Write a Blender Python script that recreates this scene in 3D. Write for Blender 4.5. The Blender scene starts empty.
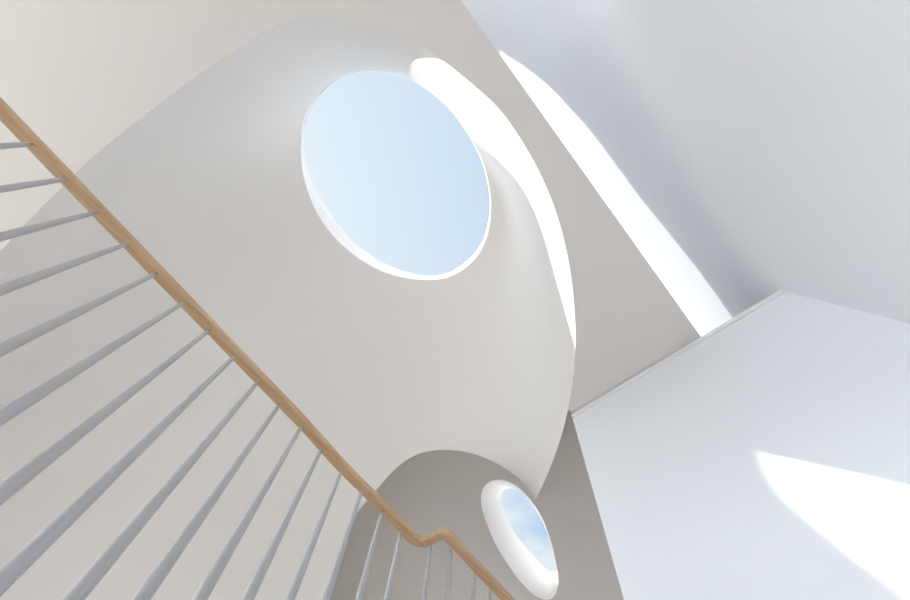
import bpy, bmesh, math, random
import numpy as np
from mathutils import Vector, Matrix
from mathutils.geometry import delaunay_2d_cdt
random.seed(4)
C = bpy.context.scene.collection
sc = bpy.context.scene

# ------------------------------------------------------------------ camera
FOC = 450.0                                   # focal length in pixels of a 910 px wide picture
EYE = 1.6
def rc(p): return np.array([p[0]-455.0, 300.0-p[1], FOC])
Z_ = rc((486, 113)); Z_ /= np.linalg.norm(Z_)
nA = np.cross(rc((462, 0)), rc((670, 292))); Y_ = np.cross(nA, Z_); Y_ /= np.linalg.norm(Y_)
if Y_[0] < 0: Y_ = -Y_
X_ = np.cross(Y_, Z_)
R_ = np.array([X_, Y_, Z_])                   # room axes; the room's x is mirrored when meshes are made
def u(p):                                     # plan position, per metre above the eye, of a sight line
    v = R_ @ rc(p); return (v[0]/v[2], v[1]/v[2])
def W(p): return Vector((-p[0], p[1], p[2]+EYE))
def Wd(v): return Vector((-v[0], v[1], v[2]))

cam_d = bpy.data.cameras.new('camera'); cam = bpy.data.objects.new('camera', cam_d); C.objects.link(cam)
cam_d.sensor_fit = 'HORIZONTAL'; cam_d.sensor_width = 36.0; cam_d.lens = 36.0*FOC/910.0
cam_d.clip_start = 0.02
r_, up_, f_ = Wd(R_[:, 0]), Wd(R_[:, 1]), Wd(R_[:, 2])
cam.matrix_world = Matrix(((r_.x, up_.x, -f_.x, 0), (r_.y, up_.y, -f_.y, 0), (r_.z, up_.z, -f_.z, EYE), (0, 0, 0, 1)))
sc.camera = cam

# ------------------------------------------------------------------ light
SUN_D = (-0.70, 0.57, -1.30)                  # travel direction, room axes
SUN_E = 4.0
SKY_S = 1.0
sc.view_settings.view_transform = 'Standard'; sc.view_settings.look = 'None'
sc.view_settings.gamma = 1.0; sc.view_settings.use_curve_mapping = False
sc.view_settings.exposure = 0.88
sd = bpy.data.lights.new('sun', 'SUN'); sd.energy = SUN_E; sd.angle = math.radians(0.6); sd.color = (1, 0.97, 0.93)
so = bpy.data.objects.new('sun', sd); C.objects.link(so); so.location = (-3, -3, 9)
so.rotation_euler = Wd(SUN_D).to_track_quat('-Z', 'Y').to_euler()

w = bpy.data.worlds.new('sky'); sc.world = w; w.use_nodes = True
nt = w.node_tree; nt.nodes.clear()
N = nt.nodes.new; Lk = nt.links.new
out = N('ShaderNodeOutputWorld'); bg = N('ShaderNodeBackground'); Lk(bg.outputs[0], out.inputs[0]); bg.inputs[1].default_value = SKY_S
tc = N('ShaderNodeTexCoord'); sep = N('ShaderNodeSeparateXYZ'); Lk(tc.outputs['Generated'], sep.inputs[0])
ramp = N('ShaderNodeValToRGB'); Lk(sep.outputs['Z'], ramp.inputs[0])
SKY = [(0.0, (1.8, 1.8, 1.8)), (0.02, (12.0, 13.0, 14.3)), (0.24, (10.4, 11.2, 12.4)), (0.40, (2.4, 2.7, 3.1)), (0.53, (0.235, 0.33, 0.475)), (0.80, (0.29, 0.375, 0.50)), (1.0, (0.30, 0.39, 0.50))]  # horizon band raised far above the visible sky to light the room
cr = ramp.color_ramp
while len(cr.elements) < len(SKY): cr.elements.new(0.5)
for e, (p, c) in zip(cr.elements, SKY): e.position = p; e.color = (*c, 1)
# brighter haze towards the sun's side
dt = N('ShaderNodeVectorMath'); dt.operation = 'DOT_PRODUCT'; Lk(tc.outputs['Generated'], dt.inputs[0])
hz = Vector((-0.86, -0.42, 0.28)).normalized(); dt.inputs[1].default_value = hz
mr = N('ShaderNodeMapRange'); Lk(dt.outputs['Value'], mr.inputs[0]); mr.inputs[1].default_value = 0.15; mr.inputs[2].default_value = 0.62
hm = N('ShaderNodeMix'); hm.data_type = 'RGBA'; Lk(mr.outputs[0], hm.inputs[0]); Lk(ramp.outputs[0], hm.inputs[6]); hm.inputs[7].default_value = (0.435, 0.49, 0.535, 1)
hzm = N('ShaderNodeMapRange'); Lk(sep.outputs['Z'], hzm.inputs[0]); hzm.inputs[1].default_value = 0.45; hzm.inputs[2].default_value = 0.6
hm2 = N('ShaderNodeMix'); hm2.data_type = 'RGBA'; Lk(hzm.outputs[0], hm2.inputs[0]); Lk(ramp.outputs[0], hm2.inputs[6]); Lk(hm.outputs[2], hm2.inputs[7])
# clouds low in the sky
mp = N('ShaderNodeMapping'); Lk(tc.outputs['Generated'], mp.inputs[0]); mp.inputs['Scale'].default_value = (1, 1, 1.6); mp.inputs['Location'].default_value = (0.7, 1.9, 0.35)
nz = N('ShaderNodeTexNoise'); Lk(mp.outputs[0], nz.inputs[0]); nz.inputs['Scale'].default_value = 7.0; nz.inputs['Detail'].default_value = 6; nz.inputs['Roughness'].default_value = 0.5
cm = N('ShaderNodeMapRange'); Lk(nz.outputs[0], cm.inputs[0]); cm.inputs[1].default_value = 0.44; cm.inputs[2].default_value = 0.56
el = N('ShaderNodeMapRange'); Lk(sep.outputs['Z'], el.inputs[0]); el.inputs[1].default_value = 0.80; el.inputs[2].default_value = 0.66
mu = N('ShaderNodeMath'); mu.operation = 'MULTIPLY'; Lk(cm.outputs[0], mu.inputs[0]); Lk(el.outputs[0], mu.inputs[1])
mx = N('ShaderNodeMix'); mx.data_type = 'RGBA'; Lk(mu.outputs[0], mx.inputs[0]); # the rear half of the horizon is plain sky
bk = N('ShaderNodeMapRange'); Lk(sep.outputs['Y'], bk.inputs[0]); bk.inputs[1].default_value = -0.15; bk.inputs[2].default_value = 0.15
lowz = N('ShaderNodeMapRange'); Lk(sep.outputs['Z'], lowz.inputs[0]); lowz.inputs[1].default_value = 0.56; lowz.inputs[2].default_value = 0.50
bkm = N('ShaderNodeMath'); bkm.operation = 'MULTIPLY'; Lk(bk.outputs[0], bkm.inputs[0]); Lk(lowz.outputs[0], bkm.inputs[1])
hm3 = N('ShaderNodeMix'); hm3.data_type = 'RGBA'; Lk(bkm.outputs[0], hm3.inputs[0]); Lk(hm2.outputs[2], hm3.inputs[6]); hm3.inputs[7].default_value = (0.80, 0.90, 1.05, 1)
Lk(hm3.outputs[2], mx.inputs[6]); mx.inputs[7].default_value = (0.44, 0.48, 0.52, 1)
# unseen bright patch added away from the sun to lift the porthole reveal
dt2 = N('ShaderNodeVectorMath'); dt2.operation = 'DOT_PRODUCT'; Lk(tc.outputs['Generated'], dt2.inputs[0]); dt2.inputs[1].default_value = Vector((0.765, -0.2, 0.61)).normalized()
mr2 = N('ShaderNodeMapRange'); Lk(dt2.outputs['Value'], mr2.inputs[0]); mr2.inputs[1].default_value = 0.68; mr2.inputs[2].default_value = 0.85
mx2 = N('ShaderNodeMix'); mx2.data_type = 'RGBA'; Lk(mr2.outputs[0], mx2.inputs[0]); Lk(mx.outputs[2], mx2.inputs[6]); mx2.inputs[7].default_value = (0.9, 0.94, 1.0, 1)
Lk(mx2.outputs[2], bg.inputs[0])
try:
    sc.cycles.use_denoising = True; sc.cycles.denoising_prefilter = 'ACCURATE'
    sc.cycles.max_bounces = 16; sc.cycles.diffuse_bounces = 12; sc.cycles.transparent_max_bounces = 16
except Exception: pass

# ------------------------------------------------------------------ materials
def mat(name, col, rough=0.85, noise=0.015, scale=3.0, bump=0.0, spec=0.3):
    m = bpy.data.materials.new(name); m.use_nodes = True; t = m.node_tree; b = t.nodes['Principled BSDF']
    b.inputs['Roughness'].default_value = rough; b.inputs['Specular IOR Level'].default_value = spec
    co = t.nodes.new('ShaderNodeTexCoord'); n = t.nodes.new('ShaderNodeTexNoise'); n.inputs['Scale'].default_value = scale; n.inputs['Detail'].default_value = 4
    t.links.new(co.outputs['Object'], n.inputs[0])
    x = t.nodes.new('ShaderNodeMix'); x.data_type = 'RGBA'; t.links.new(n.outputs[0], x.inputs[0])
    x.inputs[6].default_value = (*[c*(1-noise) for c in col], 1); x.inputs[7].default_value = (*[min(1, c*(1+noise)) for c in col], 1)
    t.links.new(x.outputs[2], b.inputs['Base Color'])
    if bump:
        n2 = t.nodes.new('ShaderNodeTexNoise'); n2.inputs['Scale'].default_value = 120; t.links.new(co.outputs['Object'], n2.inputs[0])
        bp = t.nodes.new('ShaderNodeBump'); bp.inputs['Strength'].default_value = bump; bp.inputs['Distance'].default_value = 0.002
        t.links.new(n2.outputs[0], bp.inputs['Height']); t.links.new(bp.outputs[0], b.inputs['Normal'])
    return m
PLASTER = mat('white_plaster', (0.84, 0.83, 0.815), 0.8, 0.012, 1.2, 0.04)
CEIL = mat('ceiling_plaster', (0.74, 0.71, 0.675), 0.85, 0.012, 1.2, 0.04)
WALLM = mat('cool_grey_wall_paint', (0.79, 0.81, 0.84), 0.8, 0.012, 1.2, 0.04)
VAULT_SHADE = mat('shade_toned_plaster', (0.80, 0.775, 0.75), 0.85, 0.012, 1.2, 0.04)  # dome plaster toned down so its colour stands in for shade
GLOSS = mat('brilliant_white_paint', (0.96, 0.96, 0.96), 0.5)
FLOORM = mat('pale_oak_floor', (0.78, 0.74, 0.695), 0.5, 0.05, 6)
STEEL = mat('grey_painted_steel', (0.42, 0.42, 0.42), 0.4, 0.01, 5, 0, 0.5)
FRAME = mat('white_painted_frame', (0.82, 0.82, 0.82), 0.5)
def wood():
    m = bpy.data.materials.new('oiled_oak'); m.use_nodes = True; t = m.node_tree; b = t.nodes['Principled BSDF']
    b.inputs['Roughness'].default_value = 0.42
    co = t.nodes.new('ShaderNodeTexCoord'); mp = t.nodes.new('ShaderNodeMapping'); mp.inputs['Scale'].default_value = (70, 3, 70)
    t.links.new(co.outputs['Object'], mp.inputs[0])
    n = t.nodes.new('ShaderNodeTexNoise'); n.inputs['Scale'].default_value = 1.0; n.inputs['Detail'].default_value = 5; n.inputs['Distortion'].default_value = 0.4
    t.links.new(mp.outputs[0], n.inputs[0])
    r = t.nodes.new('ShaderNodeValToRGB'); t.links.new(n.outputs[0], r.inputs[0])
    r.color_ramp.elements[0].position = 0.3; r.color_ramp.elements[0].color = (0.46, 0.285, 0.15, 1)
    r.color_ramp.elements[1].position = 0.7; r.color_ramp.elements[1].color = (0.61, 0.42, 0.255, 1)
    t.links.new(r.outputs[0], b.inputs['Base Color'])
    return m
OAK = wood()
def glass():
    m = bpy.data.materials.new('clear_glass'); m.use_nodes = True; t = m.node_tree; t.nodes.clear()
    o = t.nodes.new('ShaderNodeOutputMaterial'); mx = t.nodes.new('ShaderNodeMixShader'); a = t.nodes.new('ShaderNodeBsdfTransparent'); g = t.nodes.new('ShaderNodeBsdfGlossy')
    a.inputs[0].default_value = (0.985, 0.99, 0.99, 1); g.inputs['Roughness'].default_value = 0.02; mx.inputs[0].default_value = 0.012
    t.links.new(a.outputs[0], mx.inputs[1]); t.links.new(g.outputs[0], mx.inputs[2]); t.links.new(mx.outputs[0], o.inputs[0])
    return m
GLASS = glass()

# ------------------------------------------------------------------ helpers
def mesh(name, verts, faces, m, parent=None, smooth=False, struct=False, label=None, cat=None, group=None):
    me = bpy.data.meshes.new(name); me.from_pydata([tuple(W(v)) for v in verts], [], faces)
    bm = bmesh.new(); bm.from_mesh(me); bmesh.ops.remove_doubles(bm, verts=bm.verts, dist=1e-5)
    bmesh.ops.recalc_face_normals(bm, faces=bm.faces); bm.to_mesh(me); bm.free()
    if smooth:
        for p in me.polygons: p.use_smooth = True
    me.materials.append(m); o = bpy.data.objects.new(name, me); C.objects.link(o)
    if parent: o.parent = parent
    if struct: o['kind'] = 'structure'
    if label: o['label'] = label
    if cat: o['category'] = cat
    if group: o['group'] = group
    return o
def spline(pts, n=10, closed=True):           # Catmull-Rom
    P = [np.array(p, float) for p in pts]; out = []; L = len(P)
    rng = range(L) if closed else range(L-1)
    for i in rng:
        g = (lambda k: P[k % L]) if closed else (lambda k: P[min(max(k, 0), L-1)])
        p0, p1, p2, p3 = g(i-1), g(i), g(i+1), g(i+2)
        for k in range(n):
            t = k/n; out.append(0.5*((2*p1)+(-p0+p2)*t+(2*p0-5*p1+4*p2-p3)*t*t+(-p0+3*p1-3*p2+p3)*t**3))
    if not closed: out.append(P[-1])
    return out
def inside(p, poly):
    x, y = p[0], p[1]; c = False; n = len(poly); j = n-1
    for i in range(n):
        xi, yi = poly[i][0], poly[i][1]; xj, yj = poly[j][0], poly[j][1]
        if (yi > y) != (yj > y) and x < (xj-xi)*(y-yi)/(yj-yi)+xi: c = not c
        j = i
    return c
def cdt(loops, keep, extra=()):               # loops of 2-D points -> triangles whose centre passes keep()
    vs, es = [], []
    for lp in loops:
        b = len(vs); vs += [Vector((p[0], p[1])) for p in lp]; es += [(b+i, b+(i+1) % len(lp)) for i in range(len(lp))]
    vs += [Vector((p[0], p[1])) for p in extra]
    v, e, f, *_ = delaunay_2d_cdt(vs, es, [], 0, 1e-6)
    fs = [tuple(x) for x in f if keep(sum((v[i] for i in x), Vector((0, 0)))/len(x))]
    return [(a.x, a.y) for a in v], fs
def box_vf(x0, x1, y0, y1, z0, z1):
    v = [(x, y, z) for x in (x0, x1) for y in (y0, y1) for z in (z0, z1)]
    return v, [(0, 1, 3, 2), (4, 6, 7, 5), (0, 4, 5, 1), (2, 3, 7, 6), (0, 2, 6, 4), (1, 5, 7, 3)]
def boxes(name, L, m, **k):
    V, F = [], []
    for b in L:
        v, f = box_vf(*b); n = len(V); V += v; F += [tuple(i+n for i in q) for q in f]
    me = mesh(name, V, F, m, **k); return me
def strip(a, b, closed=True):
    n = len(a); V = list(a)+list(b); F = [(i, (i+1) % n, n+(i+1) % n, n+i) for i in range(n if closed else n-1)]
    return V, F

# ------------------------------------------------------------------ dimensions (metres above the eye)
HC = 2.6            # flat ceiling
ZO = 3.95           # lip of the big oculus
ZR = 4.05           # roof
FL = -EYE

# ------------------------------------------------------------------ great oculus shell
rim_px = [(243, 44), (262, 32), (290, 20.5), (320, 16), (345, 17.5), (370, 23), (405, 37), (437, 56), (470, 82), (500, 110), (525, 146), (545, 184), (560, 225), (570, 270), (575, 318), (575, 360), (569, 405), (556, 452), (535, 500)]
rim_u = [u(p) for p in rim_px] + [(0.76, 1.03), (1.05, 1.11), (1.45, 1.12), (1.9, 0.97), (2.35, 0.62), (2.6, 0.15), (2.35, -0.25), (1.85, -0.45), (1.25, -0.52), (0.8, -0.50), (0.5, -0.455)]
rim = [p*HC for p in spline(rim_u, 12)]
oc_px = [(301, 141), (305, 118), (317, 96), (340, 77), (370, 71), (400, 76), (425, 89), (450, 110), (470, 138), (483, 165), (490, 200), (487, 230), (477, 252), (460, 268), (440, 277), (415, 276), (385, 266), (355, 246), (328, 215), (308, 178)]
oc = [np.array(u(p))*ZR for p in oc_px]
oc = spline(oc, 14)
ocl_px = [(301, 143), (304, 118), (317, 95), (340, 76.5), (370, 71), (400, 76), (425, 89), (450, 110), (470, 138), (484, 165), (490.5, 200), (488.5, 230), (478.5, 254), (461, 271), (440, 279), (412, 279), (378, 269.5), (345, 247.5), (319, 216), (304, 178)]
ocl = spline([np.array(u(p))*ZO for p in ocl_px], 14)
cen = np.mean(oc, axis=0)
def polar(lp):
    a = np.array([math.atan2(p[1]-cen[1], p[0]-cen[0]) for p in lp]); r = np.array([math.hypot(p[0]-cen[0], p[1]-cen[1]) for p in lp])
    o = np.argsort(a); a, r = a[o], r[o]
    return np.concatenate([a-2*math.pi, a, a+2*math.pi]), np.concatenate([r, r, r])
ra, rr = polar(rim); oa, orr = polar(ocl)
BUL = 0.30
BR, BC, BW = 0.36, 3.3, 0.7
def shell(th, s):
    R0 = np.interp(th, ra, rr); R1 = np.interp(th, oa, orr); ph = s*math.pi/2
    dth = (th-BC+math.pi) % (2*math.pi)-math.pi; B = BUL+BR*math.exp(-(dth/BW)**2)-0.42*math.exp(-((th % (2*math.pi)-2.2)/0.5)**2)
    a = (1-B)*(1-math.cos(ph))+B*s; b = (1-B)*math.sin(ph)+B*s
    r = R0+(R1-R0)*a
    return (cen[0]+r*math.cos(th), cen[1]+r*math.sin(th), HC+(ZO-HC)*b)

# region (sight-line plan) through which the far sloping vault is seen
arch_px = [(535, 500), (524, 484), (510, 472), (496, 463), (480, 456), (460, 451), (440, 450), (421, 453), (405, 461), (391, 473), (378, 488), (365, 503), (353, 519), (342, 545), (334, 572), (328, 600)]
arch = spline([u(p) for p in arch_px]+[(1.50, 0.965), (1.62, 1.085), (1.70, 1.17)], 6, closed=False)
CORN = u((571.5, 414.5))
O1c = [p/HC for p in rim]
def near_i(q): return int(np.argmin([np.hypot(*(p-np.array(q))) for p in O1c]))
i0, i1 = near_i(u((568, 409))), near_i(u((535, 500)))
neck = O1c[i0:i1]
YB = CORN[1]
PT = [np.array((CORN[0]-0.03, YB))] + [np.array((neck[0][0], YB))] + neck + arch + [np.array((1.75, 1.75)), np.array((0.30, 1.75))]
NT = np.array((0.30, 0.70, 1.0)); KT = 1.33
CT = KT*HC*float(NT @ np.array([*u((535, 500)), 1]))
def onT(q, off=0.0): z = (CT+off)/(NT[0]*q[0]+NT[1]*q[1]+1); return (q[0]*z, q[1]*z, z)

def inv(q, g):                                 # shell parameters of the point seen along sight line q
    x = np.array(g, float)
    def fn(x): p = shell(x[0], x[1]); return np.array((p[0]/p[2]-q[0], p[1]/p[2]-q[1]))
    for _ in range(40):
        r = fn(x); J = np.column_stack([(fn(x+d)-r)/1e-4 for d in (np.array((1e-4, 0)), np.array((0, 1e-4)))])
        st_ = np.linalg.solve(J, r); x = x-st_*min(1, 0.15/max(1e-9, np.abs(st_).max()))
        if np.abs(r).max() < 1e-8: break
    return x
g = (math.atan2(arch[0][1]*HC-cen[1], arch[0][0]*HC-cen[0]), 0.0); ap = []
for q in arch:
    g = inv(q, g)
    if len(ap) > 3 and g[1] <= 0.0: break
    ap.append((float(g[0]), max(0.0, float(g[1]))))
print('arch end', ap[0], ap[-1], len(ap), 'max s', max(x[1] for x in ap))
mn = min(onT((q[0]/q[2], q[1]/q[2]))[2]-q[2] for q in (shell(*x) for x in ap)); print('vault behind ridge by', mn)
hole = [(ap[0][0], -0.02)]+ap+[(ap[-1][0], -0.02)]
keepp = lambda c: c[1] > 0 and not inside(c, hole)
gx = np.linspace(-math.pi, math.pi, 361); gy = np.linspace(0, 1, 41)
ext = [(x, y) for x in gx for y in gy if not inside((x, y), hole) and min(math.hypot(x-a[0], (y-a[1])*1.0) for a in ap) > 0.006]
v, f = cdt([hole], keepp, ext)
mesh('ceiling_dome', [shell(a, max(0, b)) for a, b in v], f, PLASTER, smooth=True, struct=True, label='smooth white plaster dome rising from the flat ceiling to the big oval rooflight', cat='dome')
ths = list(np.linspace(-math.pi, math.pi, 360, endpoint=False))

# oculus: lip, frame, pane
ring = [(p[0], p[1]) for p in oc]
def ringz(lp, z, k=1.0): return [(cen[0]+(p[0]-cen[0])*k, cen[1]+(p[1]-cen[1])*k, z) for p in lp]
win = bpy.data.objects.new('window_1', None); C.objects.link(win); win.location = W((cen[0], cen[1], ZO)); win['kind'] = 'structure'; win['label'] = 'large oval rooflight open to pale blue sky at the top of the dome'; win['category'] = 'rooflight'
def setp(o, p):
    o.parent = p; o.matrix_parent_inverse = p.matrix_world.inverted() if False else Matrix.Translation(-p.location)
    return o
colr = [shell(th, 1.0) for th in ths]
V, F = strip(colr, [(cen[0]+np.interp(th, *polar(oc))*math.cos(th), cen[1]+np.interp(th, *polar(oc))*math.sin(th), ZR) for th in ths]); setp(mesh('reveal', V, F, PLASTER, smooth=True), win)
V = ringz(ring, ZR, 1.0)+ringz(ring, ZR, 1.05)+ringz(ring, ZR+0.06, 1.05)+ringz(ring, ZR+0.06, 1.0); m_ = len(ring); F = []
for k in range(4):
    for i in range(m_):
        j = (i+1) % m_; F.append((k*m_+i, k*m_+j, ((k+1) % 4)*m_+j, ((k+1) % 4)*m_+i))
setp(mesh('window_frame', V, F, FRAME), win)
V = ringz(ring, ZR+0.02, 1.0)+ringz(ring, ZR+0.032, 1.0); F = [tuple(range(m_)), tuple(range(m_, 2*m_))]+[(i, (i+1) % m_, m_+(i+1) % m_, m_+i) for i in range(m_)]
setp(mesh('window_pane', V, F, GLASS), win)

# ------------------------------------------------------------------ flat ceiling with its openings
XA = u((565, 146))[0]*HC
XL, YF, YK = 7.6, -3.6, 2.75*HC*0.66
PTm = [p*HC for p in PT]
outer = [(XA, YF), (XL, YF), (XL, 5.4), (XA, 5.4)]
v, f = cdt([outer, rim, PTm], lambda c: not inside(c, rim) and not inside(c, PTm))
mesh('ceiling', [(a, b, HC) for a, b in v], f, CEIL, struct=True, label='flat white plaster ceiling around the big curved opening', cat='ceiling')

# ------------------------------------------------------------------ far sloping vault with porthole
po_px = [(481, 500), (482.5, 490), (488, 483), (496, 480), (506, 481), (518, 487), (530, 499), (541, 516), (549, 536), (555, 558), (558, 577), (557, 590), (552, 598), (544, 599.5), (533, 594), (520, 581), (507, 563), (496, 545), (487, 524), (482.5, 510)]
pi_px = [(500.5, 499), (502, 492), (507, 488.5), (514, 489), (523, 495), (532, 505), (541, 518), (548, 534), (553, 550), (556.5, 563), (557, 570), (553.5, 572), (547, 569.5), (538, 561), (529, 551), (520, 540), (512, 528), (506, 516), (502.5, 508), (500.8, 503)]
po = spline([u(p) for p in po_px], 8); pi_ = spline([u(p) for p in pi_px], 8)
Lend = u((600, 527)); cusp = np.array(u((535, 500)))
LX = [cusp, np.array(Lend), np.array(Lend)*2-cusp]
def zT(q):                                     # the part beyond the crease is a second, flatter facet
    z = onT(q)[2]
    d = (Lend[0]-cusp[0])*(q[1]-cusp[1])-(Lend[1]-cusp[1])*(q[0]-cusp[0])
    return z, d
v, f = cdt([PT, po, [tuple(cusp), tuple(Lend), tuple(LX[2])]], lambda c: inside(c, PT) and not inside(c, po))
sgn = zT((CORN[0]+0.02, CORN[1]+0.02))[1]
VV = []
for a in v:
    z, d = zT(a)
    if d*sgn > 1e-6 and a[0] < cusp[0]-0.012: z *= 1-0.35*abs(d)/ (abs(sgn))*0.25
    VV.append((a[0]*z, a[1]*z, z))
mesh('ceiling_slope', VV, f, VAULT_SHADE, struct=True, label='sloping shade-darkened plaster ceiling beyond the dome, holding the small porthole', cat='ceiling')
# skin between ceiling/dome edge and the slope
def start3d(q):
    return (q[0]*HC, q[1]*HC, HC)
A_, B_ = [], []
for q in PT:
    z, d = zT(q)
    if d*sgn > 1e-6 and q[0] < cusp[0]-0.012: z *= 1-0.35*abs(d)/abs(sgn)*0.25
    A_.append(start3d(q)); B_.append((q[0]*z, q[1]*z, z))
V, F = strip(A_, B_); mesh('ceiling_slope_cheek', V, F, VAULT_SHADE, struct=True)

w2 = bpy.data.objects.new('window_2', None); C.objects.link(w2); w2['kind'] = 'structure'; w2['label'] = 'small oval porthole rooflight with deep white splayed reveal and clouds outside'; w2['category'] = 'rooflight'
pc = np.mean(po, axis=0); w2.location = W(onT(pc))
DO = 0.34
rings = []
for k in range(9):
    t = k/8; e = 0.5-0.5*math.cos(t*math.pi/2*1.0)*1.0
    mixu = [a*(1-t)+b*t for a, b in zip(po, pi_)]
    rings.append([onT(q, DO*t) for q in mixu])
m_ = len(po); V = [p for r in rings for p in r]; F = [(k*m_+i, k*m_+(i+1) % m_, (k+1)*m_+(i+1) % m_, (k+1)*m_+i) for k in range(8) for i in range(m_)]
setp(mesh('reveal', V, F, GLOSS, smooth=True), w2)
pic = np.mean(pi_, axis=0)
R3 = [[onT(pic+(q-pic)*k, DO+d) for q in pi_] for k, d in ((1, 0), (1.12, 0), (1.12, 0.05), (1, 0.05))]
V = [p for r in R3 for p in r]; F = [(k*m_+i, k*m_+(i+1) % m_, ((k+1) % 4)*m_+(i+1) % m_, ((k+1) % 4)*m_+i) for k in range(4) for i in range(m_)]
setp(mesh('window_frame', V, F, FRAME), w2)
V = [onT(q, DO+0.02) for q in pi_]+[onT(q, DO+0.03) for q in pi_]; F = [tuple(range(m_)), tuple(range(m_, 2*m_))]+[(i, (i+1) % m_, m_+(i+1) % m_, m_+i) for i in range(m_)]
setp(mesh('window_pane', V, F, GLASS), w2)

# ------------------------------------------------------------------ walls
YW = CORN[1]*HC; XC = CORN[0]*HC
LEAN = 0.25; XT = -0.38
def xr(z): return XT-LEAN*(4.0-z)
yb = 5.2
mesh('wall_right', [(xr(FL), YF, FL), (xr(FL), yb, FL), (xr(4.5), yb, 4.5), (xr(4.5), YF, 4.5), (xr(FL)-.3, YF, FL), (xr(FL)-.3, yb, FL), (xr(4.5)-.3, yb, 4.5), (xr(4.5)-.3, YF, 4.5)],
     [(0, 1, 2, 3), (4, 5, 6, 7), (0, 1, 5, 4), (2, 3, 7, 6), (0, 3, 7, 4), (1, 2, 6, 5)], WALLM, struct=True, label='tall leaning white wall at the right, with a curved sliver of sunlight', cat='wall')
# wall below the ceiling edge: front face and returning side
boxes('wall_partition', [(xr(FL), XC, YW, YW+0.14, FL, HC-0.001), (XC-0.14, XC, YW+0.14, yb, FL, HC-0.001)], WALLM, struct=True, label='pale wall at the lower right ending in a sharp upright corner', cat='wall')
boxes('trim_1', [(xr(HC), XC-0.004, YW-0.012, YW, HC-0.045, HC-0.012)], FRAME, struct=True, label='narrow shadow-gap bead where the pale wall meets the ceiling', cat='trim')
boxes('wall_sky_block', [(-0.6, XL+.2, YF-.25, YF, ZR+0.08, ZR+1.5)], PLASTER, struct=True)  # unseen parapet added to keep low sky glow off the oculus lip
boxes('wall_left', [(XL, XL+0.2, YF, 5.4, FL, HC)], PLASTER, struct=True)
boxes('wall_back', [(xr(FL)-.3, XL, 5.2, 5.4, FL, ZR)], PLASTER, struct=True)
wy0, wy1 = YF-0.25, YF
boxes('wall_front', [(xr(FL)-.3, XL+.2, wy0, wy1, FL, FL+0.1), (xr(FL)-.3, 0.9, wy0, wy1, FL+.1, HC-.08), (XL-.3, XL+.2, wy0, wy1, FL+.1, HC-.08), (XA, XL+.2, wy0, wy1, HC-0.08, HC+0.1), (2.6, XL+.2, wy0, wy1, HC+0.1, ZR)], PLASTER, struct=True)  # unseen front; pier left solid to dim the light on the pale wall
w3 = bpy.data.objects.new('window_added_3', None); C.objects.link(w3); w3['kind'] = 'structure'; w3.location = W((2.5, wy0+.1, FL+.1)); w3['label'] = 'wide unseen glazed front added to light the stair hall'; w3['category'] = 'window'  # glazing added behind the camera to brighten the hall
setp(boxes('window_frame', [(x-0.03, x+0.03, wy0+.06, wy0+.12, FL+.1, HC-.08) for x in (0.93, 2.1, 3.3, 4.5, 5.7, 6.9)]+[(0.9, XL-.3, wy0+.06, wy0+.12, z, z+.06) for z in (FL+.1, HC-.14)], FRAME), w3)
setp(boxes('window_pane', [(0.9, XL-.3, wy0+.085, wy0+.095, FL+.1, HC-.08), (-1.0, 2.6, wy0+.085, wy0+.095, HC+.1, 4.1), (-1.0, XA, wy0+.085, wy0+.095, HC-.08, HC+.1)], GLASS), w3)  # upper panes are an added clerestory to brighten the leaning wall
boxes('floor', [(xr(FL)-.3, XL, YF-.25, 5.4, FL-0.2, FL)], FLOORM, struct=True, label='pale oak floor of the stair hall', cat='floor')

# slot rooflight beside the leaning wall
XS = 0.03; ZS = 4.12
EP = [(XS, -0.60), (0.35, -1.03), (0.85, -1.26), (2.6, -1.42), (2.6, YF)]  # unseen bay widened to carry the added clerestory light to the leaning wall
v = [(XA, yb, HC), (XA, EP[0][1], HC)]+[(x, y, HC) for x, y in EP[1:]]+[(XS, yb, ZS)]+[(x, y, ZS) for x, y in EP]
mesh('wall_slot', v, [(i, i+1, i+7, i+6) for i in range(5)], PLASTER, struct=True, label='plaster side of the roof slot above the ceiling edge', cat='wall')
cur_px = [(502, 50), (506, 54.5), (520, 63), (547, 84), (570, 108), (590, 130), (617, 166), (643, 201), (670, 234), (700, 272)]
cur = []
for p in cur_px:
    q = u(p); z = (XT-LEAN*4.0)/(q[0]-LEAN); P = (q[0]*z, q[1]*z, z); t = (ZS-z)/(-SUN_D[2])
    cur.append((P[0]-SUN_D[0]*t, P[1]-SUN_D[1]*t)); 
print('slot curve', [tuple(round(float(c), 3) for c in x) for x in cur])
cs = spline(cur, 8, closed=False)
poly = [(xr(ZS), YF)]+EP[::-1]+[(XS, yb), (cs[-1][0]+0.05, yb)]+[tuple(c) for c in cs[::-1]]+[(xr(ZS)-0.02, cs[0][1]+0.06)]
v, f = cdt([poly], lambda c: inside(c, poly))
mesh('ceiling_slot', [(a, b, ZS) for a, b in v], f, PLASTER, struct=True)  # unseen slot roof, its curved edge shaped to cast the sun sliver
w4 = bpy.data.objects.new('window_4', None); C.objects.link(w4); w4['kind'] = 'structure'; w4.location = W((-.3, 1, ZS+.02))
setp(boxes('window_pane', [(-0.355, XS, -.6, yb, ZS+.02, ZS+.03)], GLASS), w4)

# ------------------------------------------------------------------ landing
HR = 1.30
LZ = HR-0.95
boxes('floor_landing', [(1.09, XL, -3.4, 5.2, LZ-0.22, LZ)], FLOORM, struct=True, label='landing floor carrying the balustrade', cat='floor')

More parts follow.
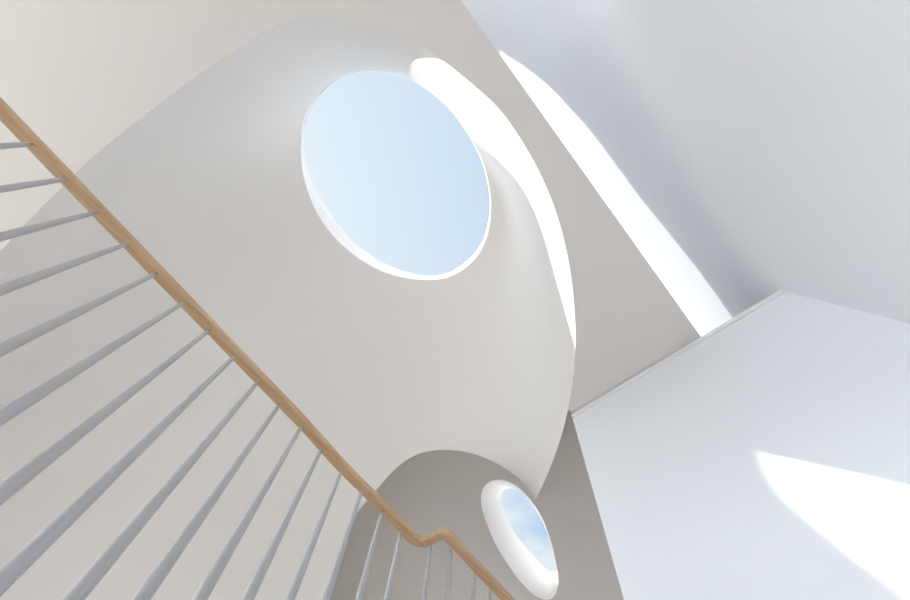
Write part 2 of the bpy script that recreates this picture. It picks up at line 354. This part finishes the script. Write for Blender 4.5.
# ------------------------------------------------------------------ balustrade
bal_px = [(258.3, 381.5), (279.8, 404), (301.2, 426.8), (321.3, 449), (341.5, 471), (361.8, 490.6), (382, 511), (400.7, 531.5), (430.8, 544), (451.4, 550.8), (474, 574)]
bal = [np.array(u(p))*HR for p in bal_px]
A0 = np.polyfit([b[1] for b in bal[:8]], [b[0] for b in bal[:8]], 1)
st = (bal[7][1]-bal[0][1])/7
more = [np.array((np.polyval(A0, bal[0][1]-st*k), bal[0][1]-st*k)) for k in range(1, 13)]
d2 = bal[10]-bal[9]
more2 = [bal[10]+np.array((0.012, st*1.0))*k*1.02 for k in range(1, 4)]
thing = bpy.data.objects.new('stair_balustrade', None); C.objects.link(thing); thing.location = W((1.17, 0.6, LZ))
thing['label'] = 'stair balustrade of tapered grey spindles under a kinked oak handrail'; thing['category'] = 'railing'
# handrail path (centre of underside)
off = 0.006
rail_px = [(300.5, 424.5), (340.5, 468.5), (381, 509), (400, 528), (408, 537.5), (415, 543), (423, 544.5), (432, 541.5), (440, 537.5), (446, 538), (453, 544.5), (474, 567), (505, 600)]
path = []
b0 = more[-1]; 
def rp(p): return np.array(u(p))*HR
rl = [rp(p) for p in rail_px]
rl = [rp((240, 362))]+rl; dd = (rl[1]-rl[0])/np.linalg.norm(rl[1]-rl[0]); de = (rl[-1]-rl[-2])/np.linalg.norm(rl[-1]-rl[-2])
rl = [rl[0]-dd*2.2, rl[0]-dd*0.8]+rl+[rl[-1]+de*0.5]
path = spline(rl, 8, closed=False)
RW, RH = 0.040, 0.034
prof = []
for (cx, cy, a0) in ((RW/2-.013, RH-.013, 0), (-RW/2+.013, RH-.013, 90), (-RW/2+.007, .007, 180), (RW/2-.007, .007, 270)):
    rad = 0.013 if cy > RH/2 else 0.007
    for k in range(6): a = math.radians(a0+k*18); prof.append((cx+rad*math.cos(a), cy+rad*math.sin(a)))
np_ = len(prof); V, F = [], []
for i, p in enumerate(path):
    t = path[min(i+1, len(path)-1)]-path[max(i-1, 0)]; t = t/np.linalg.norm(t); nrm = np.array((t[1], -t[0]))
    for a, b in prof: q = p+nrm*a; V.append((q[0], q[1], HR+b))
for i in range(len(path)-1):
    for k in range(np_): F.append((i*np_+k, i*np_+(k+1) % np_, (i+1)*np_+(k+1) % np_, (i+1)*np_+k))
F += [tuple(range(np_)), tuple(range((len(path)-1)*np_, len(path)*np_))]
rail = setp(mesh('handrail', V, F, OAK, smooth=True), thing); rail['label'] = 'rounded oak handrail'
def lathe(prof, seg=20):
    V, F = [], []
    for r, z in prof:
        for k in range(seg): a = 2*math.pi*k/seg; V.append((r*math.cos(a), r*math.sin(a), z))
    for i in range(len(prof)-1):
        for k in range(seg): F.append((i*seg+k, i*seg+(k+1) % seg, (i+1)*seg+(k+1) % seg, (i+1)*seg+k))
    F += [tuple(range(seg)), tuple(range((len(prof)-1)*seg, len(prof)*seg))]
    return V, F
HB = HR-LZ
V, F = lathe([(0.020, 0), (0.020, 0.012), (0.0185, 0.014), (0.0165, HB*0.3), (0.0124, HB*0.6), (0.0074, HB-0.05), (0.0066, HB-0.010), (0.0042, HB-0.007), (0.0042, HB+0.004)])
me = bpy.data.meshes.new('baluster'); me.from_pydata(V, [], F); me.materials.append(STEEL)
for p in me.polygons: p.use_smooth = True
for b in more[::-1]+bal+more2:
    o = bpy.data.objects.new('baluster', me); C.objects.link(o); o.parent = thing; o.location = W((b[0], b[1], LZ))-thing.location
